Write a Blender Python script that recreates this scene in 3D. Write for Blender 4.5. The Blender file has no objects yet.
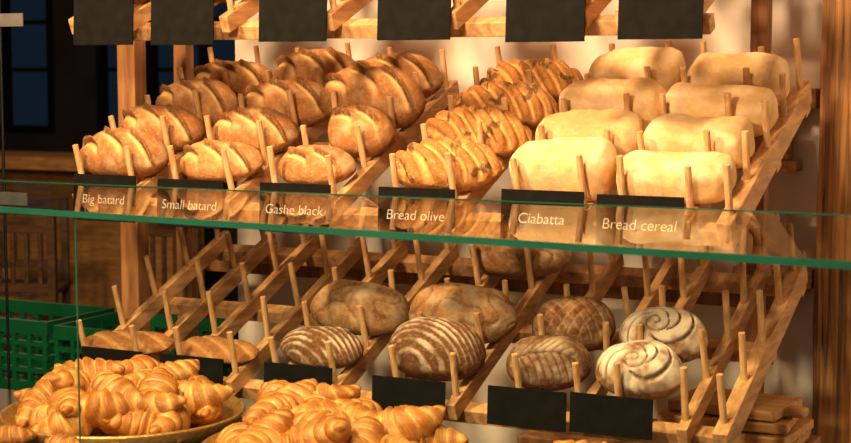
import bpy, bmesh, math, random
from mathutils import Vector, Matrix, noise
random.seed(7)
scene = bpy.context.scene
COL = scene.collection
EYE = 1.6
ALPHA = math.radians(23)
CA, SA = math.cos(ALPHA), math.sin(ALPHA)

# ------------------------------------------------------------ materials
def new_mat(name):
    m = bpy.data.materials.new(name); m.use_nodes = True
    nt = m.node_tree
    return m, nt, nt.nodes['Principled BSDF']

def plain(name, col, rough=0.6, metal=0.0, nscale=12, var=0.25, bump=0.1, spec=0.5):
    m, nt, b = new_mat(name)
    tc = nt.nodes.new('ShaderNodeTexCoord')
    n = nt.nodes.new('ShaderNodeTexNoise'); n.inputs['Scale'].default_value = nscale; n.inputs['Detail'].default_value = 6
    nt.links.new(tc.outputs['Object'], n.inputs['Vector'])
    r = nt.nodes.new('ShaderNodeValToRGB')
    r.color_ramp.elements[0].position = 0.3; r.color_ramp.elements[1].position = 0.7
    r.color_ramp.elements[0].color = (*[c*(1-var) for c in col], 1)
    r.color_ramp.elements[1].color = (*[min(1, c*(1+var)) for c in col], 1)
    nt.links.new(n.outputs['Fac'], r.inputs['Fac'])
    nt.links.new(r.outputs['Color'], b.inputs['Base Color'])
    bp = nt.nodes.new('ShaderNodeBump'); bp.inputs['Strength'].default_value = bump; bp.inputs['Distance'].default_value = 0.01
    nt.links.new(n.outputs['Fac'], bp.inputs['Height']); nt.links.new(bp.outputs['Normal'], b.inputs['Normal'])
    b.inputs['Roughness'].default_value = rough; b.inputs['Metallic'].default_value = metal
    b.inputs['Specular IOR Level'].default_value = spec
    return m

def wood(name, dark, light, stretch=(30, 3, 30), rough=0.5, bump=0.25):
    m, nt, b = new_mat(name)
    tc = nt.nodes.new('ShaderNodeTexCoord')
    mp = nt.nodes.new('ShaderNodeMapping'); mp.inputs['Scale'].default_value = stretch
    n = nt.nodes.new('ShaderNodeTexNoise'); n.inputs['Scale'].default_value = 1.6; n.inputs['Detail'].default_value = 8
    n.inputs['Distortion'].default_value = 0.6
    r = nt.nodes.new('ShaderNodeValToRGB')
    r.color_ramp.elements[0].position = 0.32; r.color_ramp.elements[1].position = 0.68
    r.color_ramp.elements[0].color = (*dark, 1); r.color_ramp.elements[1].color = (*light, 1)
    nt.links.new(tc.outputs['Object'], mp.inputs['Vector']); nt.links.new(mp.outputs['Vector'], n.inputs['Vector'])
    nt.links.new(n.outputs['Fac'], r.inputs['Fac']); nt.links.new(r.outputs['Color'], b.inputs['Base Color'])
    bp = nt.nodes.new('ShaderNodeBump'); bp.inputs['Strength'].default_value = bump; bp.inputs['Distance'].default_value = 0.004
    nt.links.new(n.outputs['Fac'], bp.inputs['Height']); nt.links.new(bp.outputs['Normal'], b.inputs['Normal'])
    b.inputs['Roughness'].default_value = rough
    return m

def crust(name, rough=0.8, nscale=60, lo=0.68, hi=1.15, bump=0.7, coat=0.0, dist=.004, flour=0.2, fcol=(.74, .54, .32), spec=.18):
    m, nt, b = new_mat(name)
    at = nt.nodes.new('ShaderNodeAttribute'); at.attribute_name = 'Col'
    tc = nt.nodes.new('ShaderNodeTexCoord')
    def nz(sc, det=6):
        n = nt.nodes.new('ShaderNodeTexNoise'); n.inputs['Scale'].default_value = sc; n.inputs['Detail'].default_value = det
        n.inputs['Roughness'].default_value = .65
        nt.links.new(tc.outputs['Object'], n.inputs['Vector']); return n
    n1 = nz(nscale*.35); n2 = nz(nscale*4); n3 = nz(nscale*1.8)
    mr = nt.nodes.new('ShaderNodeMapRange')
    mr.inputs['From Min'].default_value = 0.3; mr.inputs['From Max'].default_value = 0.7
    mr.inputs['To Min'].default_value = lo; mr.inputs['To Max'].default_value = hi
    nt.links.new(n1.outputs['Fac'], mr.inputs['Value'])
    mul = nt.nodes.new('ShaderNodeVectorMath'); mul.operation = 'SCALE'
    nt.links.new(at.outputs['Color'], mul.inputs[0]); nt.links.new(mr.outputs['Result'], mul.inputs['Scale'])
    m2 = nt.nodes.new('ShaderNodeMapRange')
    m2.inputs['From Min'].default_value = 0.5; m2.inputs['From Max'].default_value = 0.62
    m2.inputs['To Min'].default_value = 0; m2.inputs['To Max'].default_value = flour
    nt.links.new(n3.outputs['Fac'], m2.inputs['Value'])
    mx = nt.nodes.new('ShaderNodeMix'); mx.data_type = 'RGBA'
    nt.links.new(m2.outputs['Result'], mx.inputs['Factor']); nt.links.new(mul.outputs['Vector'], mx.inputs[6])
    mx.inputs[7].default_value = (*fcol, 1)
    nt.links.new(mx.outputs[2], b.inputs['Base Color'])
    ad = nt.nodes.new('ShaderNodeMath'); ad.operation = 'MULTIPLY_ADD'; ad.inputs[1].default_value = .5
    nt.links.new(n2.outputs['Fac'], ad.inputs[0]); nt.links.new(n3.outputs['Fac'], ad.inputs[2])
    bp = nt.nodes.new('ShaderNodeBump'); bp.inputs['Strength'].default_value = bump; bp.inputs['Distance'].default_value = dist
    nt.links.new(ad.outputs[0], bp.inputs['Height']); nt.links.new(bp.outputs['Normal'], b.inputs['Normal'])
    b.inputs['Roughness'].default_value = rough; b.inputs['Specular IOR Level'].default_value = spec
    b.inputs['Coat Weight'].default_value = coat; b.inputs['Coat Roughness'].default_value = 0.25
    return m

def glass_sheet(name, tint, k=0.75, base=0.04):
    m = bpy.data.materials.new(name); m.use_nodes = True
    nt = m.node_tree; nt.nodes.clear()
    out = nt.nodes.new('ShaderNodeOutputMaterial')
    mix = nt.nodes.new('ShaderNodeMixShader')
    tr = nt.nodes.new('ShaderNodeBsdfTransparent'); tr.inputs['Color'].default_value = (*tint, 1)
    gl = nt.nodes.new('ShaderNodeBsdfGlossy'); gl.inputs['Roughness'].default_value = 0.01
    lw = nt.nodes.new('ShaderNodeLayerWeight'); lw.inputs['Blend'].default_value = 0.5
    pw = nt.nodes.new('ShaderNodeMath'); pw.operation = 'POWER'; pw.inputs[1].default_value = 5
    ma = nt.nodes.new('ShaderNodeMath'); ma.operation = 'MULTIPLY_ADD'; ma.inputs[1].default_value = k; ma.inputs[2].default_value = base
    nt.links.new(lw.outputs['Facing'], pw.inputs[0]); nt.links.new(pw.outputs[0], ma.inputs[0])
    nt.links.new(ma.outputs[0], mix.inputs['Fac'])
    nt.links.new(tr.outputs[0], mix.inputs[1]); nt.links.new(gl.outputs[0], mix.inputs[2])
    nt.links.new(mix.outputs[0], out.inputs['Surface'])
    return m

M_BAR = wood('bar_wood', (.34, .165, .06), (.68, .39, .17), (30, 4, 30), .6)
M_PEG = wood('peg_wood', (.42, .22, .08), (.74, .45, .21), (40, 40, 8), .6)
M_LEG = wood('leg_wood', (.18, .075, .025), (.40, .19, .07), (25, 25, 3), .6)
M_POST = wood('rustic_timber', (.08, .03, .010), (.68, .34, .115), (50, 50, 1.7), 0.7, 0.9)
M_BOARD = wood('board_wood', (.38, .17, .05), (.66, .36, .13), (4, 30, 30))
M_DARKWOOD = wood('dark_bar_wood', (.07, .03, .012), (.18, .085, .035), (4, 30, 30))
M_WALL = plain('cream_plaster', (.86, .78, .68), 0.85, 0, 5, 0.06, 0.15)
M_DARKWALL = plain('dark_paint', (.014, .014, .017), 0.6, 0, 4, 0.4, 0.1)
M_FLOOR = wood('floor_boards', (.02, .014, .01), (.05, .03, .02), (4, 20, 4), 0.5)
M_CEIL = plain('ceiling_paint', (.25, .2, .16), 0.9, 0, 3, 0.1, 0.05)
M_TAG = plain('chalkboard', (.006, .006, .005), 0.85, 0, 30, 0.3, 0.05, 0.10)
M_TAGW = plain('grey_card', (.10, .095, .09), 0.7, 0, 30, 0.2, 0.05)
M_CHALK = plain('chalk', (.66, .66, .62), 0.9, 0, 200, 0.2, 0.1)
M_DECK = plain('dark_deck', (.03, .025, .02), 0.4, 0, 8, 0.3, 0.05)
M_METAL = plain('dark_metal', (.02, .02, .02), 0.4, 0.8, 8, 0.3, 0.05)
M_EDGE = plain('green_glass_edge', (.010, .075, .048), 0.12, 0, 8, 0.15, 0.02, 0.8)
M_GREEN = plain('green_plastic', (.003, .085, .032), 0.4, 0, 8, 0.15, 0.02)
M_TRAY = plain('hammered_brass', (.62, .36, .12), 0.38, 0.75, 70, 0.2, 0.35)
M_GLASS_TOP = glass_sheet('counter_glass', (.86, .94, .89), 0.60, 0.04)
M_GLASS_F = glass_sheet('front_glass', (.89, .93, .90), 0.7, 0.035)
M_CRUST = crust('bread_crust', flour=.22)
M_DARKCRUST = crust('dark_crust', .85, 60, .65, 1.15, .8, 0, .004, .14, spec=.12)
M_FLOURY = crust('floury_crust', 0.95, 40, 0.85, 1.06, 0.6, 0, .003, .25, (.88, .72, .48), .1)
M_PASTRY = crust('pastry_crust', 0.45, 90, 0.58, 1.25, 0.6, 0.12, .003, .0, spec=.35)

# ------------------------------------------------------------ mesh builder
class MB:
    def __init__(s): s.v = []; s.f = []; s.c = []
    def box(s, c, size, mat=None):
        hx, hy, hz = [a/2 for a in size]; o = len(s.v)
        for dx, dy, dz in [(-1,-1,-1),(1,-1,-1),(1,1,-1),(-1,1,-1),(-1,-1,1),(1,-1,1),(1,1,1),(-1,1,1)]:
            p = Vector((dx*hx, dy*hy, dz*hz))
            if mat: p = mat @ p
            s.v.append(tuple(Vector(c)+p))
        for q in [(0,3,2,1),(4,5,6,7),(0,1,5,4),(1,2,6,5),(2,3,7,6),(3,0,4,7)]:
            s.f.append([o+i for i in q])
    def bx(s, x0, x1, y0, y1, z0, z1):
        s.box(((x0+x1)/2, (y0+y1)/2, (z0+z1)/2), (x1-x0, y1-y0, z1-z0))
    def cyl(s, p0, p1, r0, r1, n=10):
        p0 = Vector(p0); p1 = Vector(p1); d = (p1-p0).normalized()
        a = d.orthogonal().normalized(); b = d.cross(a); o = len(s.v)
        for p, r in ((p0, r0), (p1, r1)):
            for i in range(n):
                t = 2*math.pi*i/n
                s.v.append(tuple(p+a*math.cos(t)*r+b*math.sin(t)*r))
        for i in range(n):
            j = (i+1) % n
            s.f.append([o+i, o+j, o+n+j, o+n+i])
        s.f.append([o+i for i in range(n)][::-1]); s.f.append([o+n+i for i in range(n)])
    def lathe(s, c, prof, n=64):
        o = len(s.v); m = len(prof)
        for i in range(n):
            t = 2*math.pi*i/n
            for r, z in prof: s.v.append((c[0]+r*math.cos(t), c[1]+r*math.sin(t), c[2]+z))
        for i in range(n):
            j = (i+1) % n
            for k in range(m-1):
                s.f.append([o+i*m+k, o+j*m+k, o+j*m+k+1, o+i*m+k+1])
    def obj(s, name, mat, parent=None, smooth=False, bevel=0):
        me = bpy.data.meshes.new(name); me.from_pydata(s.v, [], s.f); me.update()
        if s.c:
            ca = me.color_attributes.new('Col', 'FLOAT_COLOR', 'POINT')
            flat = []
            for c in s.c: flat.extend((c[0], c[1], c[2], 1.0))
            ca.data.foreach_set('color', flat)
        bm = bmesh.new(); bm.from_mesh(me); bmesh.ops.recalc_face_normals(bm, faces=bm.faces); bm.to_mesh(me); bm.free()
        if smooth: me.polygons.foreach_set('use_smooth', [True]*len(me.polygons))
        o = bpy.data.objects.new(name, me); COL.objects.link(o); me.materials.append(mat)
        if parent: o.parent = parent
        if bevel:
            b = o.modifiers.new('bevel', 'BEVEL'); b.width = bevel; b.segments = 2; b.limit_method = 'ANGLE'
        return o

def empty(name, loc=(0, 0, 0)):
    e = bpy.data.objects.new(name, None); e.location = loc; e.empty_display_size = 0.1
    COL.objects.link(e); return e

# ------------------------------------------------------------ room shell
def shell(name, x0, x1, y0, y1, z0, z1, mat):
    b = MB(); b.bx(x0, x1, y0, y1, z0, z1); return b.obj(name, mat)
shell('floor', -10, 2, -1.5, 9.2, -0.1, 0, M_FLOOR)
shell('ceiling', -10, 2, -1.5, 9.2, 3.3, 3.4, M_CEIL)
shell('wall_back', -2.72, 2, 4.12, 4.24, 0, 3.3, M_WALL)
shell('wall_left', -10.1, -10, -1.5, 9.2, 0, 3.3, M_DARKWALL)
shell('wall_right', 2, 2.1, -1.5, 9.2, 0, 3.3, M_WALL)
b = MB()
ops = [(-9.0, -7.6), (-7.2, -5.8)]
b.bx(-10, 2, 9.1, 9.2, 0, 1.15); b.bx(-10, 2, 9.1, 9.2, 2.7, 3.3)
b.bx(-10, -9.0, 9.1, 9.2, 1.15, 2.7); b.bx(-7.6, -7.2, 9.1, 9.2, 1.15, 2.7); b.bx(-5.8, 2, 9.1, 9.2, 1.15, 2.7)
b.obj('wall_rear', M_DARKWALL)
for i, (a, c) in enumerate(ops):
    b = MB(); w = .05
    b.bx(a, c, 9.08, 9.16, 1.15, 1.15+w); b.bx(a, c, 9.08, 9.16, 2.7-w, 2.7)
    for x in (a, a+.45, (a+c)/2+.2, c-w): b.bx(x, x+w, 9.08, 9.16, 1.15+w, 2.7-w)
    for z in (1.6, 1.95, 2.3): b.bx(a+w, c-w, 9.09, 9.15, z, z+.03)
    b.obj('window_%d' % (i+1), M_METAL)

# rustic post
b = MB(); n = 60
for k in range(n+1):
    z = 3.3*k/n
    for (x, y) in [(-.88, 4.02), (-.832, 4.012), (-.782, 4.02), (-.782, 4.118), (-.88, 4.118)]:
        dx = noise.noise(Vector((x*9, z*3, y*7)))*.010 if y < 4.1 else 0
        b.v.append((x+dx, y+dx*.5, z))
for k in range(n):
    for i in range(5):
        j = (i+1) % 5
        b.f.append([k*5+i, k*5+j, (k+1)*5+j, (k+1)*5+i])
b.f.append([0, 1, 2, 3, 4]); b.f.append([n*5+i for i in range(5)])
b.obj('timber_post', M_POST)

# ------------------------------------------------------------ bread rack
rack = empty('bread_display_rack', (0, 0, 0))
TZ = [0.850, 1.297, 1.745]
YF = 3.20
BARS = [-2.59, -2.43, -2.29, -2.13, -2.0, -1.84, -1.67, -1.52, -1.36, -1.21, -1.12, -.97]
def sl(t, X, s, n=0.0):
    return Vector((X, YF+s*CA-n*SA, TZ[t]+s*SA+n*CA))
RX = Matrix.Rotation(ALPHA, 3, 'X')
bars = MB(); pegs = MB(); legs = MB()
for t in range(3):
    for X in BARS:
        bars.box(sl(t, X, .345, -.022), (.024, .75, .042), RX)
    if t < 2: bars.box(sl(t, -.885, .345, -.03), (.034, .76, .062), RX)
    for s_, w in ((.03, .04), (.38, .04), (.69, .045)):
        x0, x1 = -2.62, (-.87 if t < 2 else -.94)
        bars.box(sl(t, (x0+x1)/2, s_, -.06), (x1-x0, w, .035), RX)
    for X in BARS + ([-.885] if t < 2 else []):
        for s_ in (.008, .175, .34, .505, .67):
            j = random.uniform(-.004, .004)
            h = random.uniform(.10, .122)
            p0 = sl(t, X+j, s_, -.012)
            p1 = sl(t, X+j, s_, 0) + Vector((random.uniform(-.006, .004), -h*.25+random.uniform(-.005, .003), h))
            pegs.cyl(p0, p1, .0082, .0076)
for X in (-2.755, -1.0):
    legs.bx(X-.022, X+.022, 3.87, 3.915, 0, 2.02)
legs.bx(-2.725, -2.665, 3.53, 3.585, 0, 1.80)
for X in (-2.6, -1.0):
    legs.bx(X-.018, X+.018, 3.24, 3.28, 0, .77)
for z in (1.015, 1.49, 1.98):
    legs.bx(-2.8, -.93, 3.93, 3.975, z-.022, z+.03)
bars.obj('slanted_rails', M_BAR, rack, bevel=.002)
pegs.obj('pegs', M_PEG, rack, smooth=False)
legs.obj('legs', M_LEG, rack, bevel=.003)
for z in (1.06, 1.53):
    b = MB(); b.bx(-1.10, -.89, 4.03, 4.118, z-.024, z+.026)
    if z > 1.3: b.bx(-1.0, -.965, 4.04, 4.118, z-.16, z-.024); b.bx(-1.10, -.94, 4.03, 4.118, z-.19, z-.16)
    else: b.bx(-1.02, -.985, 4.05, 4.118, z-.12, z-.024)
    b.obj('wall_bracket', M_BAR, None, bevel=.003)

# ------------------------------------------------------------ tags
def tag(X0, w, ztop, h, text=None, tz=0.5, mat=None, y=3.165, clip=True, name='price_tag'):
    e = empty(name, (X0+w/2, y, ztop-h/2))
    b = MB(); R = Matrix.Rotation(math.radians(-3), 3, 'X')
    b.box((0, 0, 0), (w, .005, h), R)
    b.obj('board', mat or M_TAG, e, bevel=.001)
    if clip:
        b = MB(); b.box((0, .010, h*.2), (.02, .012, .02)); b.obj('clip', M_PEG, e)
    if text:
        for i, line in enumerate(text.split('\n')):
            cu = bpy.data.curves.new('lettering', 'FONT'); cu.body = line
            cu.size = .033; cu.align_x = 'CENTER'; cu.extrude = .0003; cu.shear = .15; cu.offset = -.0003
            to = bpy.data.objects.new('lettering', cu); COL.objects.link(to); to.parent = e
            to.location = (0, -.0065, h*(tz-.5)-.034*i); to.rotation_euler = (math.radians(90), 0, 0)
            cu.materials.append(M_CHALK)
zt2 = EYE-.705; zt1 = EYE-.262; zb0 = EYE+.07
for X in (-2.573, -2.326, -2.017, -1.718, -1.421, -1.222): tag(X, .19, zt2+random.uniform(-.004, .004), .088)
for X, t in ((-2.588, 'Big batard'), (-2.325, 'Small batard'), (-2.024, 'Gashe black'), (-1.70, 'Bread olive'), (-1.39, 'Ciabatta'), (-1.165, 'Bread cereal')):
    tag(X, .195, zt1+random.uniform(-.003, .003), .118, t, .38)
for X in (-2.575, -2.335, -2.02, -1.70, -1.38, -1.12): tag(X, .185, zb0+.13, .13+random.uniform(-.004, .006))
e = empty('sign_stand', (-2.85, 3.2, 0))
b = MB(); b.cyl((0, 0, 0.012), (0, 0, 1.80), .004, .004); b.cyl((0, 0, 0), (0, 0, .012), .09, .09, 24); b.obj('pole', M_METAL, e)
for z in (EYE+.135, EYE-.335):
    b = MB(); b.box((.02, -.008, z), (.13, .003, .034)); b.obj('card', M_TAGW, e)

# ------------------------------------------------------------ breads
def lerp(a, c, t): return tuple(a[i]+(c[i]-a[i])*t for i in range(3))
def clamp(x, a=0., c=1.): return max(a, min(c, x))
def gs(d, w): return math.exp(-(d/w)**2)
BROWN = (.40, .17, .05); GOLD = (.82, .50, .19); FLOUR = (.74, .55, .33); DK = (.08, .026, .007)
def loaf_mesh(kind, L, W, H, seed):
    rnd = random.Random(seed)
    nu, nv = {'ciabatta': (84, 64), 'spiral': (150, 120), 'zebra': (140, 110), 'cross': (130, 100), 'rye': (130, 100), 'batard': (130, 100)}.get(kind, (112, 84))
    P = {'batard': (2.5, .56, 1.0), 'olive': (2.6, .55, 1.0), 'ciabatta': (7.0, .34, .58), 'rustic': (2.4, .50, .9), 'cross': (2.4, .5, .95),
         'zebra': (2.3, .52, 1.0), 'spiral': (2.1, .5, 1.0), 'rye': (2.1, .5, 1.0), 'baguette': (3.0, .5, 1.0)}[kind]
    p, q, ex = P
    so = Vector((seed*3.17, seed*1.31, seed*.77))
    b = MB()
    base = {'batard': BROWN, 'rustic': (.38, .19, .07), 'ciabatta': (.78, .51, .22), 'baguette': (.30, .12, .038)}.get(kind, BROWN)
    tone = rnd.uniform(.85, 1.2) if kind != 'ciabatta' else rnd.uniform(.92, 1.06)
    base = tuple(min(.95, c*tone) for c in base)
    skew = rnd.uniform(.85, 1.15); nsc = 2 if L < .22 else 3; endw = rnd.uniform(-.07, .07)
    FV = -.24*W
    lump = .06 if kind == 'batard' else .09
    for i in range(nu+1):
        th = -math.pi/2+math.pi*i/nu; s = math.sin(th)
        r = max(0., 1-abs(s)**p)**q*(1+endw*s)
        for j in range(nv):
            ph = 2*math.pi*j/nv; c, sn = math.cos(ph), math.sin(ph)
            cy = math.copysign(abs(c)**ex, c); sz = math.copysign(abs(sn)**ex, sn)
            x = L/2*s; y = W/2*r*cy; z = H*.62*r*sz if sn > 0 else H*.42*r*sz
            if z < -H*.34: z = -H*.34-(abs(z)-H*.34)*.15
            nn = noise.noise(Vector((x*11, y*11, z*11))+so)
            n2 = noise.noise(Vector((x*45, y*45, z*45))+so)
            k = 1+lump*.7*nn+.010*n2
            x0, y0 = x, y
            x *= 1+.06*nn; y *= k
            if z > 0: z *= (k+lump*nn)
            y += .004*math.sin(x*8+seed)
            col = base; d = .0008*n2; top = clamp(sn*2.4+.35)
            nf = noise.noise(Vector((x*24, y*24, z*24))+so*2)+.5*noise.noise(Vector((x*70, y*70, z*70))+so*2)
            u, v = x0/(L/2), y0/(W/2)
            if kind == 'batard':
                col = lerp(col, FLOUR, clamp(.08+1.0*nf)*.55*top)
                for q_ in range(nsc):
                    sp = .078 if nsc == 3 else .09
                    x_c = (q_-(nsc-1)/2)*sp*L/.26
                    xx = x0-x_c
                    dd = y0-FV-.004+.50*skew*xx+.004*nn
                    lim = clamp(3.4-abs(xx)/(.0140*L/.25))*clamp(sn*3+.2)
                    g = gs(dd, .0085)*lim
                    col = lerp(col, GOLD, g*.95); d -= .008*g
                    e1 = gs(dd-.0145, .0042)*lim
                    d += .012*e1; col = lerp(col, (.22, .075, .018), e1*.8)
                    e2 = gs(dd-.0090, .0030)*lim; d -= .006*e2; col = lerp(col, DK, e2*.95)
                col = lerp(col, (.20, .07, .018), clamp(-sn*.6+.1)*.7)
            elif kind == 'rustic':
                col = lerp(col, (.68, .52, .33), clamp(.35+1.2*nf)*.65*(top*.7+.3))
                crk = abs(noise.noise(Vector((x*14, y*22, z*14))+so*3))
                g = clamp(1-crk*13)*top*clamp(1.5-1.2*abs(v+.3))
                d -= .005*g; col = lerp(col, (.15, .06, .02), g*.8)
            elif kind == 'cross':
                col = lerp((.15, .058, .022), (.6, .42, .26), clamp(.3+1.2*nf)*.4*top)
                for sg in (1, -1):
                    phs = (x0+sg*(y0-FV))/.030+.15*nn
                    g = (0.5+.5*math.cos(2*math.pi*phs))**10*top*clamp(1.8-1.6*abs(v+.3))
                    d -= .005*g; col = lerp(col, (.56, .34, .16), g*clamp(.55+.8*nf))
            elif kind == 'olive':
                phs = (x0+1.1*y0)/.047+.45*nn
                m = .5+.5*math.cos(2*math.pi*phs)
                reach = clamp(2.5-1.9*abs(v+.2))
                g = m**2.0*top*reach
                d += -.012*g + .004*(1-m)*top
                col = lerp((.42, .17, .038), (.72, .40, .12), clamp(g*.95+.4*nf))
                ed = gs(m-.60, .10)*top*reach; col = lerp(col, (.20, .065, .016), ed*.65)
                if nf > .42: col = lerp(col, (.04, .018, .012), .75)
            elif kind == 'zebra':
                yy = y0-FV
                phs = (yy+2.0*x0*x0+.30*x0)/.0165+.45*nn
                m = clamp(-.15+1.6*math.cos(2*math.pi*phs)+1.3*nf)
                fm = m*clamp(top*1.5)*clamp(1.25-abs(u)**4)
                col = lerp((.17, .07, .03), (.68, .54, .38), fm*clamp(.55+.9*nf))
                d += (m-.5)*.003*top
            elif kind == 'spiral':
                yy = (y0-FV)/(W/2)
                rr = math.sqrt(u*u+yy*yy*.85); an = math.atan2(yy, u)/(2*math.pi)
                phs = (rr*1.1-5*an+2.3*rr if rr > .32 else rr*5-1*an)+.12*nn
                cw = math.cos(2*math.pi*phs)
                line = clamp((-cw-.70)*4.2)
                fl = clamp(.62+1.0*nf)
                col = lerp((.26, .125, .055), (.82, .71, .55), fl*clamp(top*1.6+.1))
                col = lerp(col, (.12, .05, .02), line*top*clamp(.85+.6*nf))
                d -= line*.006*top
            elif kind == 'rye':
                col = lerp((.15, .06, .027), (.60, .46, .32), clamp(.3+1.4*nf)*.5*top)
                yy = y0-FV
                leaf = clamp((1-(yy/.040)**2-(x0/.085)**2)*4)
                col = lerp(col, (.62, .48, .33), leaf*.45*top*clamp(.8+nf))
                side = abs(math.sin((x0-abs(yy)*.9)*math.pi/.020))
                vein = max(gs(yy, .0030), gs(side*.0065, .0024)*1.0)*leaf*top
                d -= .004*vein; col = lerp(col, (.06, .024, .011), vein*.85)
            elif kind == 'baguette':
                phs = (x0*.8+y0*1.6)/.07+.1*nn
                g = (.5+.5*math.cos(2*math.pi*phs))**3*top
                col = lerp(col, (.58, .32, .12), g*.7); d -= .004*g
            elif kind == 'ciabatta':
                col = lerp(col, (.88, .70, .44), clamp(.3+1.2*nf+.9*nn)*.75*top)
                col = lerp(col, (.60, .30, .085), clamp(.62-abs(sn+.10)*1.5+.5*nf)*.6)
                d += .0015*n2
            N = Vector((s*.5, c, sn))
            if N.length > 0: N.normalize()
            if r < .02: d = 0
            b.v.append((x+N.x*d, y+N.y*d, z+N.z*d+H*.36))
            b.c.append(tuple(clamp(cc, .004, .92) for cc in col))
    for i in range(nu):
        for j in range(nv):
            jj = (j+1) % nv
            b.f.append([i*nv+j, i*nv+jj, (i+1)*nv+jj, (i+1)*nv+j])
    return b
NAMES = {'batard': 'batard_loaf', 'olive': 'olive_bread', 'ciabatta': 'ciabatta_loaf', 'rustic': 'rustic_loaf', 'zebra': 'striped_rye_loaf', 'cross': 'crosshatched_rye_loaf',
         'spiral': 'spiral_floured_loaf', 'rye': 'dark_rye_loaf', 'baguette': 'baguette'}
cnt = [0]
def bread(kind, t, X, s_, L, W, H, rz=0., lift=0.0, rx=0.):
    cnt[0] += 1
    b = loaf_mesh(kind, L, W, H, cnt[0])
    mt = {'ciabatta': M_FLOURY, 'spiral': M_FLOURY, 'rye': M_DARKCRUST, 'cross': M_DARKCRUST, 'zebra': M_DARKCRUST, 'baguette': M_DARKCRUST}.get(kind, M_CRUST)
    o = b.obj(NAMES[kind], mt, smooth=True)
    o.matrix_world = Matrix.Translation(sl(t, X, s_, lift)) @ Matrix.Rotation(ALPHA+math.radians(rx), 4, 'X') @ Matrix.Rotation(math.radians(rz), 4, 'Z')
    return o
S = (.097, .262, .428, .593)
for i, s_ in enumerate(S):
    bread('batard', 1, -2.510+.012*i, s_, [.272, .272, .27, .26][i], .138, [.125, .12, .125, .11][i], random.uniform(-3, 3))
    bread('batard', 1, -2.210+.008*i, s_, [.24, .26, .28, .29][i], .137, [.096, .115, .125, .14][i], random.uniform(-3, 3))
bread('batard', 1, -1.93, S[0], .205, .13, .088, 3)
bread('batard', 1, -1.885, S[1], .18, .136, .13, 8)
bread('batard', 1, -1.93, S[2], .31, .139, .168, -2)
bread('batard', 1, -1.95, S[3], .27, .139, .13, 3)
for i in range(4):
    bread('olive', 1, -1.575+.006*i, S[i], .285, .138, [.115, .12, .115, .11][i], random.uniform(-2, 2))
for i in range(4):
    bread('ciabatta', 1, -1.282+.004*i, S[i], [.235, .25, .26, .24][i], .126, [.118, .115, .12, .13][i], random.uniform(-2, 2))
    bread('ciabatta', 1, -1.022+.004*i, S[i], [.255, .245, .265, .24][i], .126, [.090, .098, .105, .115][i], random.uniform(-2, 2))
bread('baguette', 0, -2.50, .075, .27, .10, .040, 2)
bread('baguette', 0, -2.22, .075, .24, .10, .040, -4)
bread('zebra', 0, -1.92, S[0], .235, .13, .085, -4)
bread('rustic', 0, -1.89, S[1], .29, .139, .125, 0)
bread('zebra', 0, -1.60, S[0], .25, .139, .145, 4)
bread('rustic', 0, -1.60, S[1], .29, .139, .145, 0)
bread('rustic', 0, -1.58, S[3], .28, .139, .14, 0)
bread('rye', 0, -1.315, S[0], .20, .139, .12, 5)
bread('cross', 0, -1.315, S[1], .20, .139, .12, 6)
bread('spiral', 0, -1.098, S[0], .205, .139, .125, 5)
bread('spiral', 0, -1.09, S[1]-.008, .215, .139, .125, -4)
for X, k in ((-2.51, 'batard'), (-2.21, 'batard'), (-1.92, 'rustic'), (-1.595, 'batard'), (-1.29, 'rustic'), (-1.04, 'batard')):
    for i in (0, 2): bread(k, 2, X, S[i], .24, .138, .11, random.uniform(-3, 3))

# ------------------------------------------------------------ counter / display case
ZG = EYE-.276; ZD = EYE-.835
def fy(x): return 2.455-.0932*(x+2.20)
case = empty('glass_display_counter')
XL, XR, XJ = -3.1, -.1, -1.996
b = MB(); b.v = [(XL, fy(XL), ZG), (XR, fy(XR), ZG), (XR, 3.05, ZG), (XL, 3.05, ZG)]; b.f = [[0, 1, 2, 3]]
b.obj('top_glass', M_GLASS_TOP, case)
def strip(name, x0, y0, x1, y1, z0, z1, th, mat):
    d = Vector((x1-x0, y1-y0, 0)); L = d.length; a = math.atan2(d.y, d.x)
    b = MB(); b.box(((x0+x1)/2, (y0+y1)/2, (z0+z1)/2), (L, th, z1-z0), Matrix.Rotation(a, 3, 'Z'))
    return b.obj(name, mat, case)
strip('front_glass_edge', XL, fy(XL), XR, fy(XR), ZG-.011, ZG+.001, .004, M_EDGE)
strip('back_glass_edge', XL, 3.05, XR, 3.05, ZG-.003, ZG+.001, .003, M_EDGE)
for x0, x1 in ((XL, XJ-.002), (XJ+.002, XR)):
    b = MB(); b.v = [(x0, fy(x0)+.008, ZD), (x1, fy(x1)+.008, ZD), (x1, fy(x1)+.008, ZG-.012), (x0, fy(x0)+.008, ZG-.012)]; b.f = [[0, 1, 2, 3]]
    b.obj('front_pane', M_GLASS_F, case)
strip('pane_joint', XJ-.0012, fy(XJ)+.008, XJ+.0012, fy(XJ)+.008, ZD, ZG-.012, .003, M_EDGE)
F6 = [[0,3,2,1],[4,5,6,7],[0,1,5,4],[1,2,6,5],[2,3,7,6],[3,0,4,7]]
b = MB(); b.v = [(XL, fy(XL)-.02, ZD-.03), (XR, fy(XR)-.02, ZD-.03), (XR, 3.13, ZD-.03), (XL, 3.13, ZD-.03),
                 (XL, fy(XL)-.02, ZD), (XR, fy(XR)-.02, ZD), (XR, 3.13, ZD), (XL, 3.13, ZD)]
b.f = F6; b.obj('deck', M_DECK, case)
b = MB(); b.v = [(XL, fy(XL), 0), (XR, fy(XR), 0), (XR, 3.10, 0), (XL, 3.10, 0), (XL, fy(XL), ZD-.03), (XR, fy(XR), ZD-.03), (XR, 3.10, ZD-.03), (XL, 3.10, ZD-.03)]
b.f = F6; b.obj('cabinet_body', M_BOARD, case)

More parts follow.
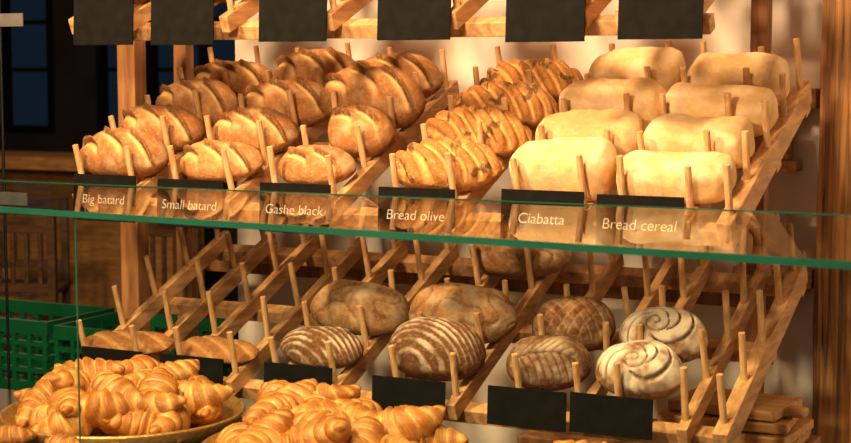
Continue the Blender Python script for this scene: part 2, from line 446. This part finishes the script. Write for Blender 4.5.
# ------------------------------------------------------------ croissants
def croissant(b, M, size=1.0, seed=0, dark=0.):
    nu, nv = 92, 24; o = len(b.v)
    so = Vector((seed*2.3, seed, 0)); rnd = random.Random(seed)
    bend = rnd.uniform(.6, 1.2); tone = rnd.uniform(-.1, .35)
    for i in range(nu+1):
        t = -1+2*i/nu
        a = t*bend
        Rb = .092*size/bend
        r0 = (.036*(1-abs(t)**1.45)**.85+.004)*size if abs(t) < 1 else .0005
        for j in range(nv):
            ph = 2*math.pi*j/nv
            k = abs(t)*4.0+.5+.25*math.sin(ph+math.copysign(1, t))+.10*noise.noise(Vector((t*6, ph, 1))+so)
            fr = k % 1
            bul = (math.sin(math.pi*fr)**.5)*(1.15-.45*fr)
            st = .5+.5*math.sin(fr*34+ph*1.0+2*noise.noise(Vector((t*4, ph, 5))+so))
            r = r0*(.78+.30*bul-.025*st)*(1+.14*noise.noise(Vector((t*3, math.cos(ph), math.sin(ph)))+so))
            rad = r*math.cos(ph); z = r*math.sin(ph)*.9
            p = Vector(((Rb+rad)*math.sin(a), (Rb+rad)*math.cos(a)-Rb, z+.03*size))
            b.v.append(tuple(M @ p))
            nf = noise.noise(Vector((t*5, ph*1.2, 3))+so)
            col = lerp((.84, .48, .145), (.48, .165, .024), clamp((bul-.32)*1.25+.9*nf+tone))
            col = lerp(col, (.22, .065, .010), clamp(.6*st*bul+dark))
            b.c.append(col)
    for i in range(nu):
        for j in range(nv):
            jj = (j+1) % nv
            b.f.append([o+i*nv+j, o+i*nv+jj, o+(i+1)*nv+jj, o+(i+1)*nv+j])
def pile(name, c, layers, seed, size=1.0, off=(0, 0)):
    rnd = random.Random(seed); b = MB(); k = 0
    for (n, r, z) in layers:
        for i in range(n):
            a = 2*math.pi*i/n+rnd.uniform(-.2, .2)+seed
            p = Vector((c[0]+r*math.cos(a)+off[0]*z, c[1]+r*math.sin(a)+off[1]*z, c[2]+z))
            M = Matrix.Translation(p) @ Matrix.Rotation(rnd.uniform(0, 6.28), 4, 'Z') @ Matrix.Rotation(math.radians(rnd.uniform(-28, 28)), 4, 'Y') @ Matrix.Rotation(math.radians(rnd.uniform(-20, 20)), 4, 'X')
            croissant(b, M, size*rnd.uniform(.9, 1.1), seed*50+k); k += 1
    return b.obj(name, M_PASTRY, smooth=True)
def tray(c, R):
    b = MB()
    prof = [(0.001, .004), (R*.72, .004), (R*.9, .03), (R*.985, .058), (R, .062), (R*1.012, .056), (R*.93, .024), (R*.75, 0), (0.001, 0)]
    b.lathe(c, prof, 80); return b.obj('round_serving_tray', M_TRAY, smooth=True)
ZT = ZD+.001
T1 = (-2.195, 2.845); T2 = (-1.59, 2.755); T3 = (-.96, 2.77)
tray((T1[0], T1[1], ZT), .275); tray((T2[0], T2[1], ZT), .275); tray((T3[0], T3[1], ZT), .26)
L1 = [(10, .185, .03), (6, .09, .022), (1, 0, .03), (9, .165, .062), (4, .06, .07), (6, .12, .090)]
L2 = [(8, .175, .027), (5, .08, .022), (7, .14, .056), (3, .05, .06)]
pile('croissant_pile', (T1[0], T1[1], ZT), L1, 3, 1.12)
pile('croissant_pile', (T2[0], T2[1], ZT), L2 + [], 5, 1.27)
pile('croissant_pile', (T2[0]-.13, T2[1]+.06, ZT), [(4, .055, .080), (1, 0, .095)], 6, 1.2)
pile('croissant_pile', (T3[0]-.02, T3[1]-.02, ZT), [(8, .15, .025), (5, .07, .03), (3, .04, .055)], 9)
b = MB()
for i, (x, y) in enumerate(((-2.10, 2.515), (-1.95, 2.50), (-2.26, 2.53))):
    croissant(b, Matrix.Translation((x, y, ZT+.035)) @ Matrix.Rotation(.2*i+3.0, 4, 'Z'), .72, 200+i, .35)
b.obj('glazed_roll_group', M_PASTRY, smooth=True)

# ------------------------------------------------------------ back shelf with boards (right), crates, chairs, counter (left)
b = MB(); b.bx(-1.5, -.82, 3.52, 3.86, .665, .695)
for x in (-1.47, -.86):
    for y in (3.56, 3.82): b.bx(x-.018, x+.018, y-.018, y+.018, 0, .665)
b.obj('low_wooden_shelf', M_LEG, bevel=.003)
e = empty('cutting_board_stack', (-1.00, 3.68, .695))
for i, (w, d, a) in enumerate(((.33, .26, 1), (.32, .25, -3), (.31, .24, 4), (.27, .20, -6))):
    b = MB(); b.box((.01*(i % 2), 0, .0145+.0285*i), (w, d, .024), Matrix.Rotation(math.radians(a), 3, 'Z'))
    if i == 3: b.box((.155, -.03, .0145+.0285*i), (.07, .045, .02), Matrix.Rotation(math.radians(a), 3, 'Z'))
    b.obj('board_%d' % (i+1), M_BOARD, e, bevel=.004)

def crate(x, y, z, w=.55, d=.36, h=.25):
    b = MB(); t = .014
    b.bx(x-w/2, x+w/2, y-d/2, y+d/2, z, z+t)
    for zz, hh in ((z+t, .03), (z+.075, .016), (z+.12, .016), (z+.165, .016), (z+h-.045, .045)):
        b.bx(x-w/2, x+w/2, y-d/2, y-d/2+t, zz, zz+hh); b.bx(x-w/2, x+w/2, y+d/2-t, y+d/2, zz, zz+hh)
        b.bx(x-w/2, x-w/2+t, y-d/2+t, y+d/2-t, zz, zz+hh); b.bx(x+w/2-t, x+w/2, y-d/2+t, y+d/2-t, zz, zz+hh)
    n = 8
    for i in range(n+1):
        xx = x-w/2+.012+(w-.024)*i/n
        for yy in (y-d/2+t/2, y+d/2-t/2): b.bx(xx-.008, xx+.008, yy-t*.6, yy+t*.6, z+t, z+h-.02)
    for i in range(1, 6):
        yy = y-d/2+d*i/6
        for xx in (x-w/2+t/2, x+w/2-t/2): b.bx(xx-t*.6, xx+t*.6, yy-.008, yy+.008, z+t, z+h-.02)
    b.obj('green_plastic_crate', M_GREEN)
for k in range(3): crate(-3.06, 4.14, .262*k+.0)
for k in range(3): crate(-3.67, 4.18, .262*k+.0)

def chair(x, y, rot):
    b = MB(); h = .92
    for dx in (-.2, .2):
        b.bx(dx-.02, dx+.02, -.2, -.16, 0, .44); b.bx(dx-.02, dx+.02, .17, .21, 0, h)
    b.bx(-.23, .23, -.22, .22, .44, .47); b.bx(-.18, .18, .175, .205, h-.09, h-.01); b.bx(-.18, .18, .175, .205, .54, .58)
    for i in range(5): b.bx(-.15+.07*i, -.13+.07*i, .18, .2, .58, h-.09)
    o = b.obj('slat_back_chair', M_DARKWOOD, bevel=.004); o.location = (x, y, 0); o.rotation_euler = (0, 0, rot)
chair(-5.05, 5.6, .3); chair(-4.35, 5.75, -.1); chair(-5.6, 6.4, .5)
b = MB(); b.bx(-8.5, -5.6, 7.7, 8.3, .98, 1.06); b.bx(-8.4, -5.7, 8.0, 8.25, 0, .98)
b.obj('wooden_bar_counter', M_BOARD, bevel=.006)

# ------------------------------------------------------------ lights
def area(name, loc, tgt, size, power, col, sy=None):
    l = bpy.data.lights.new(name, 'AREA'); l.energy = power; l.color = col; l.size = size
    if sy: l.shape = 'RECTANGLE'; l.size_y = sy
    o = bpy.data.objects.new(name, l); COL.objects.link(o); o.location = loc
    o.rotation_euler = (Vector(tgt)-Vector(loc)).to_track_quat('-Z', 'Y').to_euler(); return o
WARM = (1, .64, .33)
area('ceiling_lamp', (-2.5, 1.5, 2.95), (-1.7, 3.4, 1.2), .25, 120, WARM)
area('ceiling_lamp', (-1.3, 1.9, 3.05), (-1.2, 3.6, 1.2), .25, 60, (1, .68, .38))
area('ceiling_lamp', (-1.5, .6, 2.3), (-1.3, 3.6, .9), .22, 70, (1, .68, .40))  # added fill to brighten the lower tier, well below the ceiling
area('window_light', (-.4, -1.0, 2.0), (-1.5, 3.3, 1.0), 1.4, 14, (1, .80, .6))  # added soft fill from behind the camera, no window there
pl = bpy.data.lights.new('pendant_lamp', 'POINT'); pl.energy = 28; pl.color = (1, .62, .34); pl.shadow_soft_size = .1
po = bpy.data.objects.new('pendant_lamp', pl); COL.objects.link(po); po.location = (-5.9, 6.6, 2.6)
w = bpy.data.worlds.new('World'); scene.world = w; w.use_nodes = True
w.node_tree.nodes['Background'].inputs['Color'].default_value = (.04, .08, .14, 1)
w.node_tree.nodes['Background'].inputs['Strength'].default_value = .12

# ------------------------------------------------------------ camera
cd = bpy.data.cameras.new('camera'); cam = bpy.data.objects.new('camera', cd); COL.objects.link(cam)
cd.sensor_width = 36; cd.lens = 36*1556/851; cd.clip_start = .05
cd.dof.use_dof = True; cd.dof.focus_distance = 3.75; cd.dof.aperture_fstop = 5.6
cam.location = (0, 0, EYE); cam.rotation_euler = (math.radians(90-5.5), 0, math.radians(26.5))
scene.camera = cam
scene.view_settings.view_transform = 'Standard'
